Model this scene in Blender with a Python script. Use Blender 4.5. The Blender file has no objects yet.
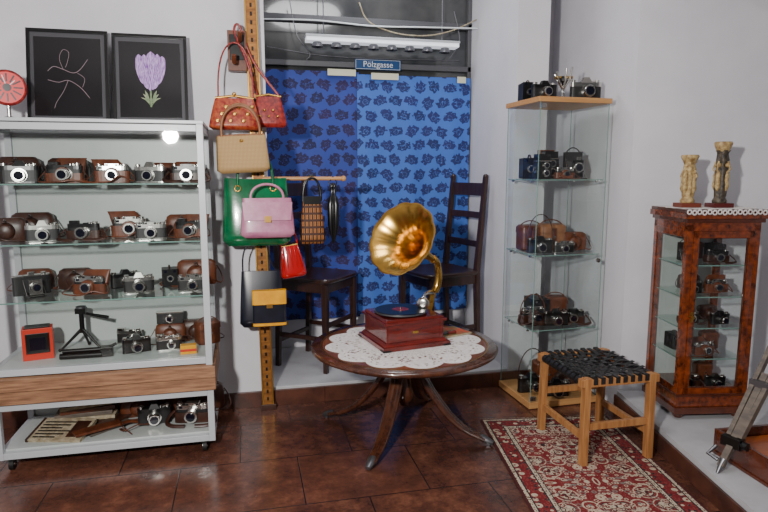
import bpy,bmesh,math,random
from mathutils import Matrix,Vector
random.seed(7)
pi=math.pi
D=math.radians

def lin(c):
    return tuple(((x/255)/12.92 if x/255<=.04045 else ((x/255+.055)/1.055)**2.4) for x in c)+(1,)

class NT:
    def __init__(s,m):
        s.nt=m.node_tree;s.b=s.nt.nodes['Principled BSDF']
    def n(s,t,**k):
        x=s.nt.nodes.new(t)
        for a,v in k.items(): setattr(x,a,v)
        return x
    def link(s,a,b): s.nt.links.new(a,b)
    def put(s,inp,v):
        if hasattr(v,'is_output'): s.link(v,inp)
        else: inp.default_value=v
    def math(s,op,a,b=0.0,c=None,clamp=False):
        x=s.n('ShaderNodeMath',operation=op,use_clamp=clamp)
        s.put(x.inputs[0],a);s.put(x.inputs[1],b)
        if c is not None: s.put(x.inputs[2],c)
        return x.outputs[0]
    def mix(s,f,a,b):
        x=s.n('ShaderNodeMix',data_type='RGBA')
        s.put(x.inputs[0],f);s.put(x.inputs[6],a);s.put(x.inputs[7],b)
        return x.outputs[2]
    def coord(s,scale=(1,1,1),loc=(0,0,0),kind='Object'):
        tc=s.n('ShaderNodeTexCoord');mp=s.n('ShaderNodeMapping')
        mp.inputs['Scale'].default_value=scale;mp.inputs['Location'].default_value=loc
        s.link(tc.outputs[kind],mp.inputs[0]);return mp.outputs[0]
    def noise(s,v,scale,detail=4,rough=.6):
        x=s.n('ShaderNodeTexNoise');s.link(v,x.inputs['Vector'])
        x.inputs['Scale'].default_value=scale;x.inputs['Detail'].default_value=detail;x.inputs['Roughness'].default_value=rough
        return x.outputs['Fac']
    def ramp(s,f,stops,const=False):
        x=s.n('ShaderNodeValToRGB');s.link(f,x.inputs[0])
        if const:x.color_ramp.interpolation='CONSTANT'
        e=x.color_ramp.elements
        while len(e)<len(stops): e.new(.5)
        for i,(p,c) in enumerate(stops): e[i].position=p;e[i].color=c
        return x.outputs[0]
    def bump(s,h,st=.3,dist=.01):
        x=s.n('ShaderNodeBump');x.inputs['Strength'].default_value=st;x.inputs['Distance'].default_value=dist
        s.link(h,x.inputs['Height']);s.link(x.outputs[0],s.b.inputs['Normal'])

def M(name,col,rough=.5,metal=0,col2=None,ns=20,stretch=(1,1,1),bump=0,bd=.003,coat=0,emit=0,sheen=0,detail=4):
    m=bpy.data.materials.new(name);m.use_nodes=True;t=NT(m);b=t.b
    b.inputs['Base Color'].default_value=lin(col);b.inputs['Roughness'].default_value=rough;b.inputs['Metallic'].default_value=metal
    b.inputs['Coat Weight'].default_value=coat
    if emit:
        b.inputs['Emission Color'].default_value=lin(col);b.inputs['Emission Strength'].default_value=emit
    if col2 or bump:
        v=t.coord(stretch);f=t.noise(v,ns,detail)
        if col2:
            r=t.ramp(f,[(.35,lin(col)),(.65,lin(col2))]);t.link(r,b.inputs['Base Color'])
        if bump:t.bump(f,bump,bd)
    return m

def glass(name,tint=(248,251,250),base=.045,gain=.45):
    m=bpy.data.materials.new(name);m.use_nodes=True;t=NT(m);nt=t.nt
    nt.nodes.remove(t.b)
    out=[x for x in nt.nodes if x.type=='OUTPUT_MATERIAL'][0]
    tr=t.n('ShaderNodeBsdfTransparent');tr.inputs[0].default_value=lin(tint)
    gl=t.n('ShaderNodeBsdfGlossy');gl.inputs['Roughness'].default_value=.02;gl.inputs[0].default_value=(1,1,1,1)
    lw=t.n('ShaderNodeLayerWeight');lw.inputs[0].default_value=.5
    p=t.math('POWER',lw.outputs['Facing'],4.0);f=t.math('MULTIPLY_ADD',p,gain,base)
    mx=t.n('ShaderNodeMixShader');t.link(f,mx.inputs[0]);t.link(tr.outputs[0],mx.inputs[1]);t.link(gl.outputs[0],mx.inputs[2])
    t.link(mx.outputs[0],out.inputs[0]);return m

# ---------------------------------------------------------------- materials
WALL=M('wall_paint',(206,205,211),.75,0,(215,214,219),3,bump=.15,bd=.004)
WHITEP=M('platform_paint',(186,186,189),.6,0,(170,169,172),5,bump=.1)
CEIL=M('ceiling_paint',(215,215,215),.9,0,(208,208,208),4)
SKIRT=M('skirting_tile',(92,54,41),.32,0,(62,37,30),9,bump=.2)
ALU=M('painted_aluminium',(178,181,185),.35)
PANEL=M('display_back_panel',(172,180,177),.4,0,(186,191,189),2)
CHROME=M('satin_chrome',(205,203,198),.22,1)
DCHROME=M('dull_metal',(120,120,124),.4,.9)
BLACK=M('black_leatherette',(13,13,14),.5,0,(24,23,24),180,bump=.3,bd=.001)
BLK=M('black_enamel',(9,9,10),.3)
LENS=M('coated_lens',(12,13,28),.06)
BRN=M('brown_leather',(78,38,20),.42,0,(104,54,28),30,bump=.25,bd=.002)
BRN2=M('chestnut_leather',(112,56,28),.42,0,(82,40,20),25,bump=.25,bd=.002)
BRN3=M('dark_brown_leather',(46,24,17),.4,0,(66,36,24),25,bump=.25,bd=.002)
TAN=M('tan_leather',(140,92,54),.5,0,(118,74,42),25,bump=.2,bd=.002)
DWOOD=M('dark_chair_wood',(36,19,14),.35,0,(56,30,20),8,(6,6,1),bump=.15,coat=.3)
TWOOD=M('table_mahogany',(54,28,19),.24,0,(82,45,28),6,(5,5,1),bump=.08,coat=.6)
TTOP=M('table_leather_top',(120,66,36),.34,0,(92,48,27),7,bump=.05,coat=.35)
MAHO=M('red_mahogany',(112,27,16),.2,0,(70,13,9),7,(1,1,8),coat=.7)
BIRCH=M('birch_veneer',(192,144,92),.45,0,(176,126,77),5,(1,14,14))
STW=M('stool_oak',(182,128,76),.45,0,(148,97,55),6,(10,10,1),bump=.1)
BURL=M('burl_veneer',(140,62,24),.2,0,(66,27,12),32,coat=.8,detail=6)
BURLD=M('cabinet_dark_edge',(68,29,15),.26,0,(92,42,21),12,coat=.6)
PLANK=M('worn_plank',(158,116,84),.6,0,(110,74,50),5,(1.5,12,18),bump=.2)
BRASS=M('aged_brass',(220,178,94),.24,1,(192,146,68),9,bump=.06)
GOLDW=M('gilded_upright',(160,106,45),.4,.35,(116,71,28),12,(1,1,5),bump=.2)
GOLD=M('gold_trim',(204,158,82),.3,1)
LACE=M('white_lace',(228,223,220),.85,0,(206,199,196),60,bump=.3)
BED=M('bellows_cloth',(22,20,22),.7)
RED=M('red_gold_brocade',(126,8,20),.38,0,(178,88,46),58,bump=.25)
RED2=M('dark_red_brocade',(92,6,17),.38,0,(158,44,34),60,bump=.2)
REDP=M('red_patent',(170,10,16),.15,coat=.8)
GREEN=M('green_patent_leather',(6,108,64),.16,0,(4,84,50),16,coat=.9,bump=.15)
PINK=M('mauve_leather',(166,98,130),.35,0,(184,122,148),20,bump=.15,coat=.2)
NAVY=M('navy_leather',(14,17,29),.3,0,(22,25,39),20,coat=.3)
YEL=M('yellow_leather',(230,164,10),.4,0,(212,144,6),20)
CREAM=M('carved_ivory_resin',(198,172,118),.5,0,(132,102,60),70,bump=.7,bd=.007)
PBLK=M('carved_dark_resin',(38,34,32),.45,0,(92,80,62),70,bump=.7,bd=.007)
ORANGE=M('orange_red_plastic',(196,44,18),.4)
GREY=M('grey_wood_metal',(80,72,66),.5,0,(108,96,84),14,(1,1,4))
RUBBER=M('black_rubber',(14,14,14),.6)
PAPER=M('old_paper',(180,168,142),.8,0,(134,118,92),40)
HONEY=M('honey_wood',(170,88,30),.35,0,(130,60,20),6,(1,8,1),coat=.3)
GLS=glass('clear_glass',(240,248,245),.05,.5);GLSC=glass('vitrine_glass')
GEDGE=M('glass_green_edge',(114,146,138),.15,0,coat=.6)
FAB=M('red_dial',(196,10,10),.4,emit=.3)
LAMPW=M('lamp_diffuser',(226,230,236),.4,emit=.8)
WGL=M('dark_window_pane',(36,40,44),.10,0,(76,76,76),2.6,coat=.6)
WFR=M('window_frame_grey',(80,80,84),.45)
TAPE=M('paper_tape',(206,206,180),.7)
SIGNB=M('blue_enamel',(20,66,116),.35)
SIGNW=M('white_enamel',(215,220,222),.4)
FRB=M('black_picture_frame',(10,10,11),.3)
MATB=M('grey_passepartout',(70,70,74),.3,coat=.5)
PHO=M('dark_photograph',(13,13,15),.25,0,(28,26,30),3,coat=.4)
TUL=M('tulip_violet',(104,40,140),.5,0,(214,180,232),34,(9,5,1))
STEM=M('tulip_green',(70,104,56),.5,0,(166,168,140),16)
FAINT=M('print_lines',(160,138,146),.5)
BLKW=M('black_webbing',(18,17,18),.45,0,(36,34,34),90,bump=.3)
GCOV=M('green_cover_print',(60,110,70),.4,0,(190,80,50),22)

BEIGE=bpy.data.materials.new('woven_straw');BEIGE.use_nodes=True
t=NT(BEIGE);v=t.coord((1,1,1));w1=t.n('ShaderNodeTexWave',bands_direction='X');w1.inputs['Scale'].default_value=50;t.link(v,w1.inputs[0])
w2=t.n('ShaderNodeTexWave',bands_direction='Z');w2.inputs['Scale'].default_value=50;t.link(v,w2.inputs[0])
h=t.math('MULTIPLY',w1.outputs['Fac'],w2.outputs['Fac']);t.link(t.mix(h,lin((158,124,78)),lin((204,170,116))),t.b.inputs['Base Color']);t.bump(h,.4,.003);t.b.inputs['Roughness'].default_value=.7
STRP=bpy.data.materials.new('striped_fabric');STRP.use_nodes=True
t=NT(STRP);v=t.coord();w1=t.n('ShaderNodeTexWave',bands_direction='X');w1.inputs['Scale'].default_value=16;t.link(v,w1.inputs[0])
w2=t.n('ShaderNodeTexWave',bands_direction='Z');w2.inputs['Scale'].default_value=9;t.link(v,w2.inputs[0])
t.link(t.mix(t.math('GREATER_THAN',w2.outputs['Fac'],.75),t.ramp(w1.outputs['Fac'],[(0,lin((52,24,12))),(.45,lin((190,130,60))),(.75,lin((120,60,24)))],True),lin((60,30,16))),t.b.inputs['Base Color']);t.b.inputs['Roughness'].default_value=.7

# blue cloth printed with scattered little cameras
def cloth(name,base,base2,dark,dark2,light,off):
    m=bpy.data.materials.new(name);m.use_nodes=True;t=NT(m);v=t.coord((1,1,1),(off,0,0))
    nz=t.n('ShaderNodeTexNoise');nz.inputs['Scale'].default_value=34;nz.inputs['Detail'].default_value=3;t.link(v,nz.inputs['Vector'])
    va=t.n('ShaderNodeVectorMath',operation='MULTIPLY_ADD');t.link(nz.outputs['Color'],va.inputs[0]);va.inputs[1].default_value=(.034,0,.034);t.link(v,va.inputs[2])
    sp=t.n('ShaderNodeSeparateXYZ');t.link(va.outputs[0],sp.inputs[0])
    sx,sz=.106,.094
    gz=t.math('DIVIDE',sp.outputs[2],sz);row=t.math('FLOOR',gz)
    gx=t.math('ADD',t.math('DIVIDE',sp.outputs[0],sx),t.math('MULTIPLY',row,.5));colm=t.math('FLOOR',gx)
    lx_=t.math('SUBTRACT',t.math('SUBTRACT',gx,colm),.5);lz_=t.math('SUBTRACT',t.math('SUBTRACT',gz,row),.5)
    cb=t.n('ShaderNodeCombineXYZ');t.link(colm,cb.inputs[0]);t.link(row,cb.inputs[1])
    wn=t.n('ShaderNodeTexWhiteNoise',noise_dimensions='3D');t.link(cb.outputs[0],wn.inputs['Vector'])
    ang=t.math('MULTIPLY_ADD',wn.outputs['Value'],2.4,-1.2)
    sepc=t.n('ShaderNodeSeparateColor');t.link(wn.outputs['Color'],sepc.inputs[0])
    lx_=t.math('ADD',lx_,t.math('MULTIPLY_ADD',sepc.outputs[0],.16,-.08));lz_=t.math('ADD',lz_,t.math('MULTIPLY_ADD',sepc.outputs[1],.16,-.08))
    ca=t.math('COSINE',ang);sa=t.math('SINE',ang)
    x=t.math('SUBTRACT',t.math('MULTIPLY',lx_,ca),t.math('MULTIPLY',lz_,sa))
    z=t.math('ADD',t.math('MULTIPLY',lx_,sa),t.math('MULTIPLY',lz_,ca))
    axx=t.math('ABSOLUTE',x)
    body=t.math('MULTIPLY',t.math('LESS_THAN',axx,.41),t.math('LESS_THAN',t.math('ABSOLUTE',z),.22))
    top=t.math('MULTIPLY',t.math('LESS_THAN',axx,.19),t.math('LESS_THAN',t.math('ABSOLUTE',t.math('SUBTRACT',z,.26)),.11))
    r=t.math('SQRT',t.math('ADD',t.math('POWER',axx,2.0),t.math('POWER',t.math('ABSOLUTE',t.math('ADD',z,.04)),2.0)))
    disc=t.math('LESS_THAN',r,.27);ring=t.math('MULTIPLY',t.math('GREATER_THAN',r,.13),t.math('LESS_THAN',r,.16))
    shape=t.math('MAXIMUM',t.math('MAXIMUM',body,top),disc)
    fine=t.math('GREATER_THAN',t.noise(v,90,2),.38)
    f=t.math('MULTIPLY',t.math('MULTIPLY',shape,fine),.90)
    bl=t.mix(t.noise(v,2.5,3),lin(base),lin(base2))
    dk=t.mix(sepc.outputs[2],lin(dark),lin(dark2))
    c=t.mix(f,bl,dk);c=t.mix(t.math('MULTIPLY',ring,.4),c,lin(light))
    t.link(c,t.b.inputs['Base Color']);t.b.inputs['Roughness'].default_value=.75
    return m
CL1=cloth('camera_print_cloth_deep',(50,70,154),(40,58,136),(16,12,50),(42,16,60),(58,80,158),0)
CL2=cloth('camera_print_cloth_bright',(56,96,178),(68,112,196),(16,20,72),(28,24,84),(80,120,196),3.3)

FLOOR=bpy.data.materials.new('rust_floor_tiles');FLOOR.use_nodes=True
t=NT(FLOOR);v=t.coord((1,1,1),(-.193+5,-.17+4,0))
br=t.n('ShaderNodeTexBrick');t.link(v,br.inputs['Vector']);br.inputs['Scale'].default_value=1;br.inputs['Brick Width'].default_value=.5;br.inputs['Row Height'].default_value=.4
br.inputs['Mortar Size'].default_value=.003;br.inputs['Mortar Smooth'].default_value=.3;br.inputs['Bias'].default_value=0
br.inputs['Color1'].default_value=(0,0,0,1);br.inputs['Color2'].default_value=(1,1,1,1);br.inputs['Mortar'].default_value=(.5,.5,.5,1)
n1=t.noise(v,6,8,.75);n2=t.noise(v,34,5,.75);n3=t.noise(v,1.4,2)
c=t.ramp(n1,[(.36,lin((52,33,29))),(.5,lin((90,54,42))),(.64,lin((126,81,61)))])
c=t.mix(t.ramp(n2,[(.45,(0,0,0,1)),(.7,(.7,.7,.7,1))]),c,lin((56,35,31)))
c=t.mix(t.math('MULTIPLY',br.outputs['Color'],.25),c,lin((116,70,52)))
c=t.mix(t.math('MULTIPLY',n3,.3),c,lin((52,34,31)))
c=t.mix(br.outputs['Fac'],c,lin((34,26,25)))
t.link(c,t.b.inputs['Base Color']);t.link(t.math('MULTIPLY_ADD',n2,.34,.04),t.b.inputs['Roughness'])
hh=t.math('SUBTRACT',t.math('MULTIPLY',n2,.2),br.outputs['Fac']);t.bump(hh,.28,.004)

# rug
RW,RL=.665,1.30
RUG=bpy.data.materials.new('persian_rug');RUG.use_nodes=True
t=NT(RUG);tc=t.n('ShaderNodeTexCoord');sp=t.n('ShaderNodeSeparateXYZ');t.link(tc.outputs['Object'],sp.inputs[0])
ax=t.math('ABSOLUTE',sp.outputs[0]);ay=t.math('ABSOLUTE',sp.outputs[1])
dx=t.math('SUBTRACT',RW/2,ax);dy=t.math('SUBTRACT',RL/2,ay);d=t.math('MINIMUM',dx,dy)
cb=t.n('ShaderNodeCombineXYZ');t.link(ax,cb.inputs[0]);t.link(ay,cb.inputs[1])
def vor(sc,rnd=1.0):
    x=t.n('ShaderNodeTexVoronoi');x.inputs['Scale'].default_value=sc;x.inputs['Randomness'].default_value=rnd;t.link(cb.outputs[0],x.inputs['Vector']);return x.outputs['Distance']
def band(dd,a,b_): return t.math('MULTIPLY',t.math('GREATER_THAN',dd,a),t.math('LESS_THAN',dd,b_))
v1=vor(44);v2=vor(120);v3=vor(12);v4=vor(26,.7)
fine=t.math('LESS_THAN',v2,.38);mot=t.math('LESS_THAN',v1,.32)
cre=lin((182,168,146));red=lin((108,13,19));nav=lin((26,20,28));dred=lin((66,8,15));pk=lin((146,76,68));tq=lin((110,106,100))
big=t.math('LESS_THAN',v3,.34)
field=t.mix(big,red,cre)
field=t.mix(band(v3,.34,.40),field,nav)
field=t.mix(band(v3,.50,.56),field,cre)
field=t.mix(band(v4,.30,.40),field,t.mix(big,tq,dred))
field=t.mix(band(v1,.22,.40),field,t.mix(big,cre,red))
field=t.mix(t.math('LESS_THAN',v1,.12),field,nav)
field=t.mix(t.math('LESS_THAN',v4,.10),field,tq)
field=t.mix(t.math('MULTIPLY',fine,.6),field,t.mix(big,pk,dred))
bord=t.mix(band(v4,.22,.46),red,cre);bord=t.mix(mot,bord,nav);bord=t.mix(t.math('LESS_THAN',v4,.12),bord,cre);bord=t.mix(t.math('MULTIPLY',fine,.5),bord,pk)
thin=t.mix(fine,cre,dred)
c=t.mix(t.math('GREATER_THAN',d,.010),dred,thin)
c=t.mix(t.math('GREATER_THAN',d,.024),c,nav)
c=t.mix(t.math('GREATER_THAN',d,.030),c,bord)
c=t.mix(t.math('GREATER_THAN',d,.090),c,nav)
c=t.mix(t.math('GREATER_THAN',d,.096),c,thin)
c=t.mix(t.math('GREATER_THAN',d,.112),c,nav)
c=t.mix(t.math('GREATER_THAN',d,.116),c,field)
t.link(c,t.b.inputs['Base Color']);t.b.inputs['Roughness'].default_value=.95
tcn=t.coord();t.bump(t.noise(tcn,300,2),.4,.003)

# ---------------------------------------------------------------- mesh builder
class MB:
    def __init__(s,name,loc=(0,0,0),yaw=0,scale=1):
        s.name=name;s.bm=bmesh.new();s.mats=[];s.T=Matrix.Identity(4)
        s.W=Matrix.Translation(loc)@Matrix.Rotation(D(yaw),4,'Z')@Matrix.Scale(scale,4)
    def mi(s,m):
        if m not in s.mats:s.mats.append(m)
        return s.mats.index(m)
    def add(s,vs,fs,m,smooth=False):
        i=s.mi(m);bv=[s.bm.verts.new(s.T@Vector(v)) for v in vs]
        for f in fs:
            try:
                F=s.bm.faces.new([bv[k] for k in f]);F.material_index=i;F.smooth=smooth
            except ValueError:pass
    def box(s,c,sz,m,rot=None,top=(1,1)):
        x,y,z=[q/2 for q in sz];a,b=top
        vs=[(-x,-y,-z),(x,-y,-z),(x,y,-z),(-x,y,-z),(-x*a,-y*b,z),(x*a,-y*b,z),(x*a,y*b,z),(-x*a,y*b,z)]
        R=rot if rot else Matrix.Identity(4)
        vs=[Vector(c)+(R@Vector(v)) for v in vs]
        s.add(vs,[(0,3,2,1),(4,5,6,7),(0,1,5,4),(1,2,6,5),(2,3,7,6),(3,0,4,7)],m)
    def bb(s,x0,x1,y0,y1,z0,z1,m): s.box(((x0+x1)/2,(y0+y1)/2,(z0+z1)/2),(x1-x0,y1-y0,z1-z0),m)
    def quad(s,pts,m): s.add(pts,[tuple(range(len(pts)))],m)
    def loft(s,rings,m,caps=True,smooth=True,closed=False):
        n=len(rings[0]);vs=[p for r in rings for p in r];fs=[]
        k=len(rings)
        for i in range(k if closed else k-1):
            j=(i+1)%k
            for q in range(n):
                fs.append((i*n+q,i*n+(q+1)%n,j*n+(q+1)%n,j*n+q))
        s.add(vs,fs,m,smooth)
        if caps and not closed:
            s.add(rings[0],[tuple(range(n-1,-1,-1))],m);s.add(rings[-1],[tuple(range(n))],m)
    def frame(s,d,up=None):
        d=Vector(d).normalized();u=Vector(up) if up else (Vector((0,0,1)) if abs(d.z)<.95 else Vector((0,1,0)))
        a=d.cross(u).normalized();b=a.cross(d).normalized();return a,b
    def cyl(s,p0,p1,r0,m,r1=None,seg=16,smooth=True):
        if r1 is None:r1=r0
        p0=Vector(p0);p1=Vector(p1);a,b=s.frame(p1-p0)
        R=lambda p,r:[p+a*math.cos(2*pi*i/seg)*r+b*math.sin(2*pi*i/seg)*r for i in range(seg)]
        s.loft([R(p0,r0),R(p1,r1)],m,True,smooth)
    def beam(s,p0,p1,w,d,m,up=None,w1=None,d1=None):
        p0=Vector(p0);p1=Vector(p1);a,b=s.frame(p1-p0,up)
        w1=w1 or w;d1=d1 or d
        R=lambda p,w,d:[p+a*w/2*i+b*d/2*j for i,j in((-1,-1),(1,-1),(1,1),(-1,1))]
        s.loft([R(p0,w,d),R(p1,w1,d1)],m,True,False)
    def tube(s,pts,r,m,seg=8,closed=False,flat=1.0,up=None):
        pts=[Vector(p) for p in pts];n=len(pts);rings=[];pa=None
        for i,p in enumerate(pts):
            if closed:dv=pts[(i+1)%n]-pts[i-1]
            else:dv=pts[min(i+1,n-1)]-pts[max(i-1,0)]
            dv.normalize()
            if pa is None or up:a,b=s.frame(dv,up)
            else:
                a=(pa-dv*pa.dot(dv)).normalized();b=a.cross(dv).normalized()
            pa=a;rr=r[i] if isinstance(r,(list,tuple)) else r
            rings.append([p+a*math.cos(2*pi*q/seg)*rr+b*math.sin(2*pi*q/seg)*rr*flat for q in range(seg)])
        s.loft(rings,m,True,True,closed)
    def lathe(s,prof,m,c=(0,0,0),axis=(0,0,1),seg=28,caps=True,mod=None,smooth=True):
        c=Vector(c);ax=Vector(axis).normalized();a,b=s.frame(ax)
        rings=[]
        for r,z in prof:
            r=max(r,.0002)
            rings.append([c+ax*z+(a*math.cos(2*pi*i/seg)+b*math.sin(2*pi*i/seg))*r*(mod(i/seg,r) if mod else 1) for i in range(seg)])
        s.loft(rings,m,caps,smooth)
    def ball(s,c,r,m,seg=14,sz=1):
        s.lathe([(r*math.sin(pi*i/8),-r*math.cos(pi*i/8)*sz) for i in range(9)],m,c,seg=seg)
    def prism(s,poly,z0,z1,m):
        n=len(poly);s.loft([[(x,y,z0) for x,y in poly],[(x,y,z1) for x,y in poly]],m,True,False)
    def pane(s,p0,p1,z0,z1,m): s.quad([(p0[0],p0[1],z0),(p1[0],p1[1],z0),(p1[0],p1[1],z1),(p0[0],p0[1],z1)],m)
    def done(s,bevel=0,seg=2,parent=None,weld=False):
        bmesh.ops.recalc_face_normals(s.bm,faces=s.bm.faces[:])
        me=bpy.data.meshes.new(s.name);s.bm.to_mesh(me);s.bm.free()
        for m in s.mats:me.materials.append(m)
        o=bpy.data.objects.new(s.name,me);bpy.context.scene.collection.objects.link(o);o.matrix_world=s.W
        if bevel:
            md=o.modifiers.new('bevel','BEVEL');md.width=bevel;md.segments=seg;md.limit_method='ANGLE';md.angle_limit=D(50)
        if parent:o.parent=parent;o.matrix_parent_inverse=parent.matrix_world.inverted()
        return o

def arc(p0,p1,h,n=12,ax=(0,0,1)):
    p0=Vector(p0);p1=Vector(p1);ax=Vector(ax)
    return [p0.lerp(p1,i/n)+ax*h*math.sin(pi*i/n)**.8 for i in range(n+1)]
def sup(cx,cy,z,hw,hd,n=28,e=3.0):
    r=[]
    for i in range(n):
        a=2*pi*i/n;c=math.cos(a);q=math.sin(a)
        r.append((cx+hw*math.copysign(abs(c)**(2/e),c),cy+hd*math.copysign(abs(q)**(2/e),q),z))
    return r
def cat(P,n=6):
    P=[Vector(p) for p in P];o=[]
    for i in range(len(P)-1):
        a=P[max(i-1,0)];b_=P[i];c=P[i+1];d_=P[min(i+2,len(P)-1)]
        for q in range(n):
            s_=q/n;o.append(.5*((2*b_)+(c-a)*s_+(2*a-5*b_+4*c-d_)*s_*s_+(3*b_-a-3*c+d_)*s_**3))
    o.append(P[-1]);return o

# ---------------------------------------------------------------- room shell
b=MB('floor');b.bb(-2.2,3.4,-1.2,4.0,-.05,0,FLOOR);b.done()
b=MB('ceiling');b.bb(-2.2,3.4,-1.2,4.1,2.8,2.85,CEIL);b.done()
b=MB('wall_back_left');b.bb(-2.2,.12,3.215,4.05,0,2.8,WALL);b.done()
b=MB('wall_back_right');b.bb(1.505,1.70,3.215,4.05,0,2.8,WALL);b.bb(1.70,1.94,3.62,4.05,0,2.8,WALL);b.done()
b=MB('wall_window_sill');b.bb(.12,1.505,3.962,4.05,.0,.36,WALL);b.done()
dirx=Vector((.974,-.225))
b=MB('wall_right');p=Vector((1.94,2.75));q=p+dirx*1.5
b.prism([(p.x,p.y),(q.x,q.y),(q.x,4.05),(1.94,4.05)],0,2.8,WALL)
b.prism([(q.x-.02,q.y),(3.4,-1.2),(3.5,-1.2),(3.5,4.05),(q.x,4.05)],0,2.8,WALL);b.done()
b=MB('wall_left');b.bb(-2.3,-2.2,-1.2,4.05,0,2.8,WALL);b.done()
b=MB('platform_niche');b.bb(.12,1.505,3.215,3.96,0,.1,WHITEP);b.done(.004)
b=MB('baseboard_back');b.bb(-2.2,1.69,3.197,3.215,0,.085,SKIRT)
for x in (-1.6,-1.1,-.6,-.1,.4,.9,1.4):b.bb(x-.001,x+.001,3.196,3.198,0,.085,BLK)
b.done(.002)
b=MB('platform_right')
b.prism([(1.925,2.745),(1.735,1.81),(1.50,.65),(3.2,.35),(3.3,2.43)],0,.1,WHITEP);b.done(.004)
b=MB('baseboard_right')
b.beam((1.915,2.745,.04),(1.725,1.81,.04),.012,.08,SKIRT,(0,0,1));b.beam((1.725,1.81,.04),(1.49,.65,.04),.012,.08,SKIRT,(0,0,1));b.done(.002)

b=MB('window_1')
b.quad([(.12,3.955,.36),(1.505,3.955,.36),(1.505,3.955,2.8),(.12,3.955,2.8)],WGL)
for z0,z1 in((.36,.39),(1.93,1.965),(2.20,2.24)):b.bb(.12,1.505,3.92,3.955,z0,z1,WFR)
b.bb(.12,.15,3.92,3.955,.36,2.8,WFR);b.bb(1.48,1.505,3.92,3.955,.36,2.8,WFR)
b.done(.003)
b=MB('hanging_cables')
b.tube(cat([(.14,3.80,2.17),(.45,3.78,2.175),(.8,3.78,2.16),(1.15,3.78,2.17),(1.49,3.78,2.18)]),.005,SIGNW,6)
b.tube(cat([(.72,3.80,2.30),(.78,3.80,2.19),(.95,3.78,2.125),(1.15,3.78,2.12),(1.32,3.78,2.16),(1.49,3.80,2.24)]),.004,PAPER,6)
b.tube(cat([(.30,3.84,2.3),(.34,3.84,2.1),(.42,3.87,2.0),(.40,3.87,1.96)]),.003,DCHROME,6);b.tube(cat([(1.36,3.87,2.3),(1.40,3.87,2.12),(1.33,3.87,2.0)]),.003,DCHROME,6)
b.tube(cat([(.16,3.88,2.03),(.5,3.88,1.99),(.9,3.88,1.985),(1.4,3.88,1.995)]),.003,DCHROME,6);b.done()
b=MB('fluorescent_lamp')
b.bb(.39,1.36,3.76,3.85,2.055,2.080,LAMPW);b.bb(.385,1.365,3.755,3.855,2.078,2.092,ALU)
for i in range(8):
    x=.46+i*.117;b.lathe([(.0,0),(.026,.0),(.036,-.03),(.032,-.032),(.0,-.016)],DCHROME,(x,3.805,2.055),seg=20);b.ball((x,3.805,2.035),.016,BLK)
b.cyl((.5,3.81,2.06),(.5,3.81,2.8),.004,DCHROME,seg=6);b.cyl((1.26,3.81,2.06),(1.26,3.81,2.8),.004,DCHROME,seg=6)
b.done(.003)
b=MB('street_sign',(.86,3.90,1.95));b.bb(-.15,.15,-.006,.006,-.032,.032,SIGNB)
for x0,x1,z0,z1 in((-.146,.146,.027,.029),(-.146,.146,-.029,-.027),(-.146,-.144,-.029,.029),(.144,.146,-.029,.029)):b.bb(x0,x1,-.0075,-.006,z0,z1,SIGNW)
sg=b.done()
cu=bpy.data.curves.new('sign_text','FONT');cu.body='Pölzgasse';cu.size=.052;cu.align_x='CENTER';cu.align_y='CENTER';cu.extrude=.0006
to=bpy.data.objects.new('lettering',cu);bpy.context.scene.collection.objects.link(to);cu.materials.append(SIGNW)
to.location=(.86,3.8925,1.95);to.rotation_euler=(pi/2,0,0)
bpy.context.view_layer.update()
to.parent=sg;to.matrix_parent_inverse=sg.matrix_world.inverted()

def curtain(name,x0,x1,z0,z1,y,m,amp):
    b=MB(name);nx,nz=60,24;vs=[];fs=[]
    for j in range(nz+1):
        for i in range(nx+1):
            x=x0+(x1-x0)*i/nx;z=z0+(z1-z0)*j/nz
            k=(1-j/nz)*.7+.3
            yy=y+amp*k*(math.sin(x*21+1)+.5*math.sin(x*43+z*1.5))
            vs.append((x,yy,z))
    for j in range(nz):
        for i in range(nx):
            a=j*(nx+1)+i;fs.append((a,a+1,a+nx+2,a+nx+1))
    b.add(vs,fs,m,True)
    return b.done()
curtain('patterned_curtain',.135,.735,.30,1.90,3.90,CL1,.006)
curtain('patterned_curtain',.72,1.49,.32,1.885,3.885,CL2,.007)
b=MB('tape_strips')
for x,z in((.62,1.89),(.90,1.875),(1.42,1.87)):b.bb(x-.09 if x<1.3 else x-.03,x+.09 if x<1.3 else x+.03,3.868,3.872,z-.02,z+.02,TAPE)
b.done()

# ---------------------------------------------------------------- photo cameras
def lensf(b,x,y,z,r,L,rim=CHROME):
    b.cyl((x,y,z),(x,y-L*.35,z),r,rim,seg=20);b.cyl((x,y-L*.35,z),(x,y-L*.9,z),r*.82,BLK,seg=20)
    b.cyl((x,y-L*.9,z),(x,y-L,z),r*.86,rim,r*.78,seg=20);b.cyl((x,y-L,z),(x,y-L-.001,z),r*.62,LENS,seg=16)
def strap_loop(b,w,h,m,k=0):
    s=1 if k%2 else -1;e=.02*((k*7)%3)
    P=[(-w/2,0,h),(-w/2-.020,-.01,h*.5),(-w/2-.018-e,-.035,.006),(-w*.1,-.068,.005),(w*.25,-.06,.012+e*.5),(w/2+.016,-.04,.008),(w/2+.018,-.008,h*.5),(w/2,0,h)]
    P=[(s*x,y,z) for x,y,z in P];b.tube(cat(P,4),.004,m,6,flat=.4)
def loop_up(b,w,h,H,m):
    n=16;pts=[(-w/2*math.cos(pi*i/n)*(1+.1*math.sin(pi*i/n)),0,h*.7+H*math.sin(pi*i/n)) for i in range(n+1)];b.tube(pts,.0035,m,6,flat=.5)
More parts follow.
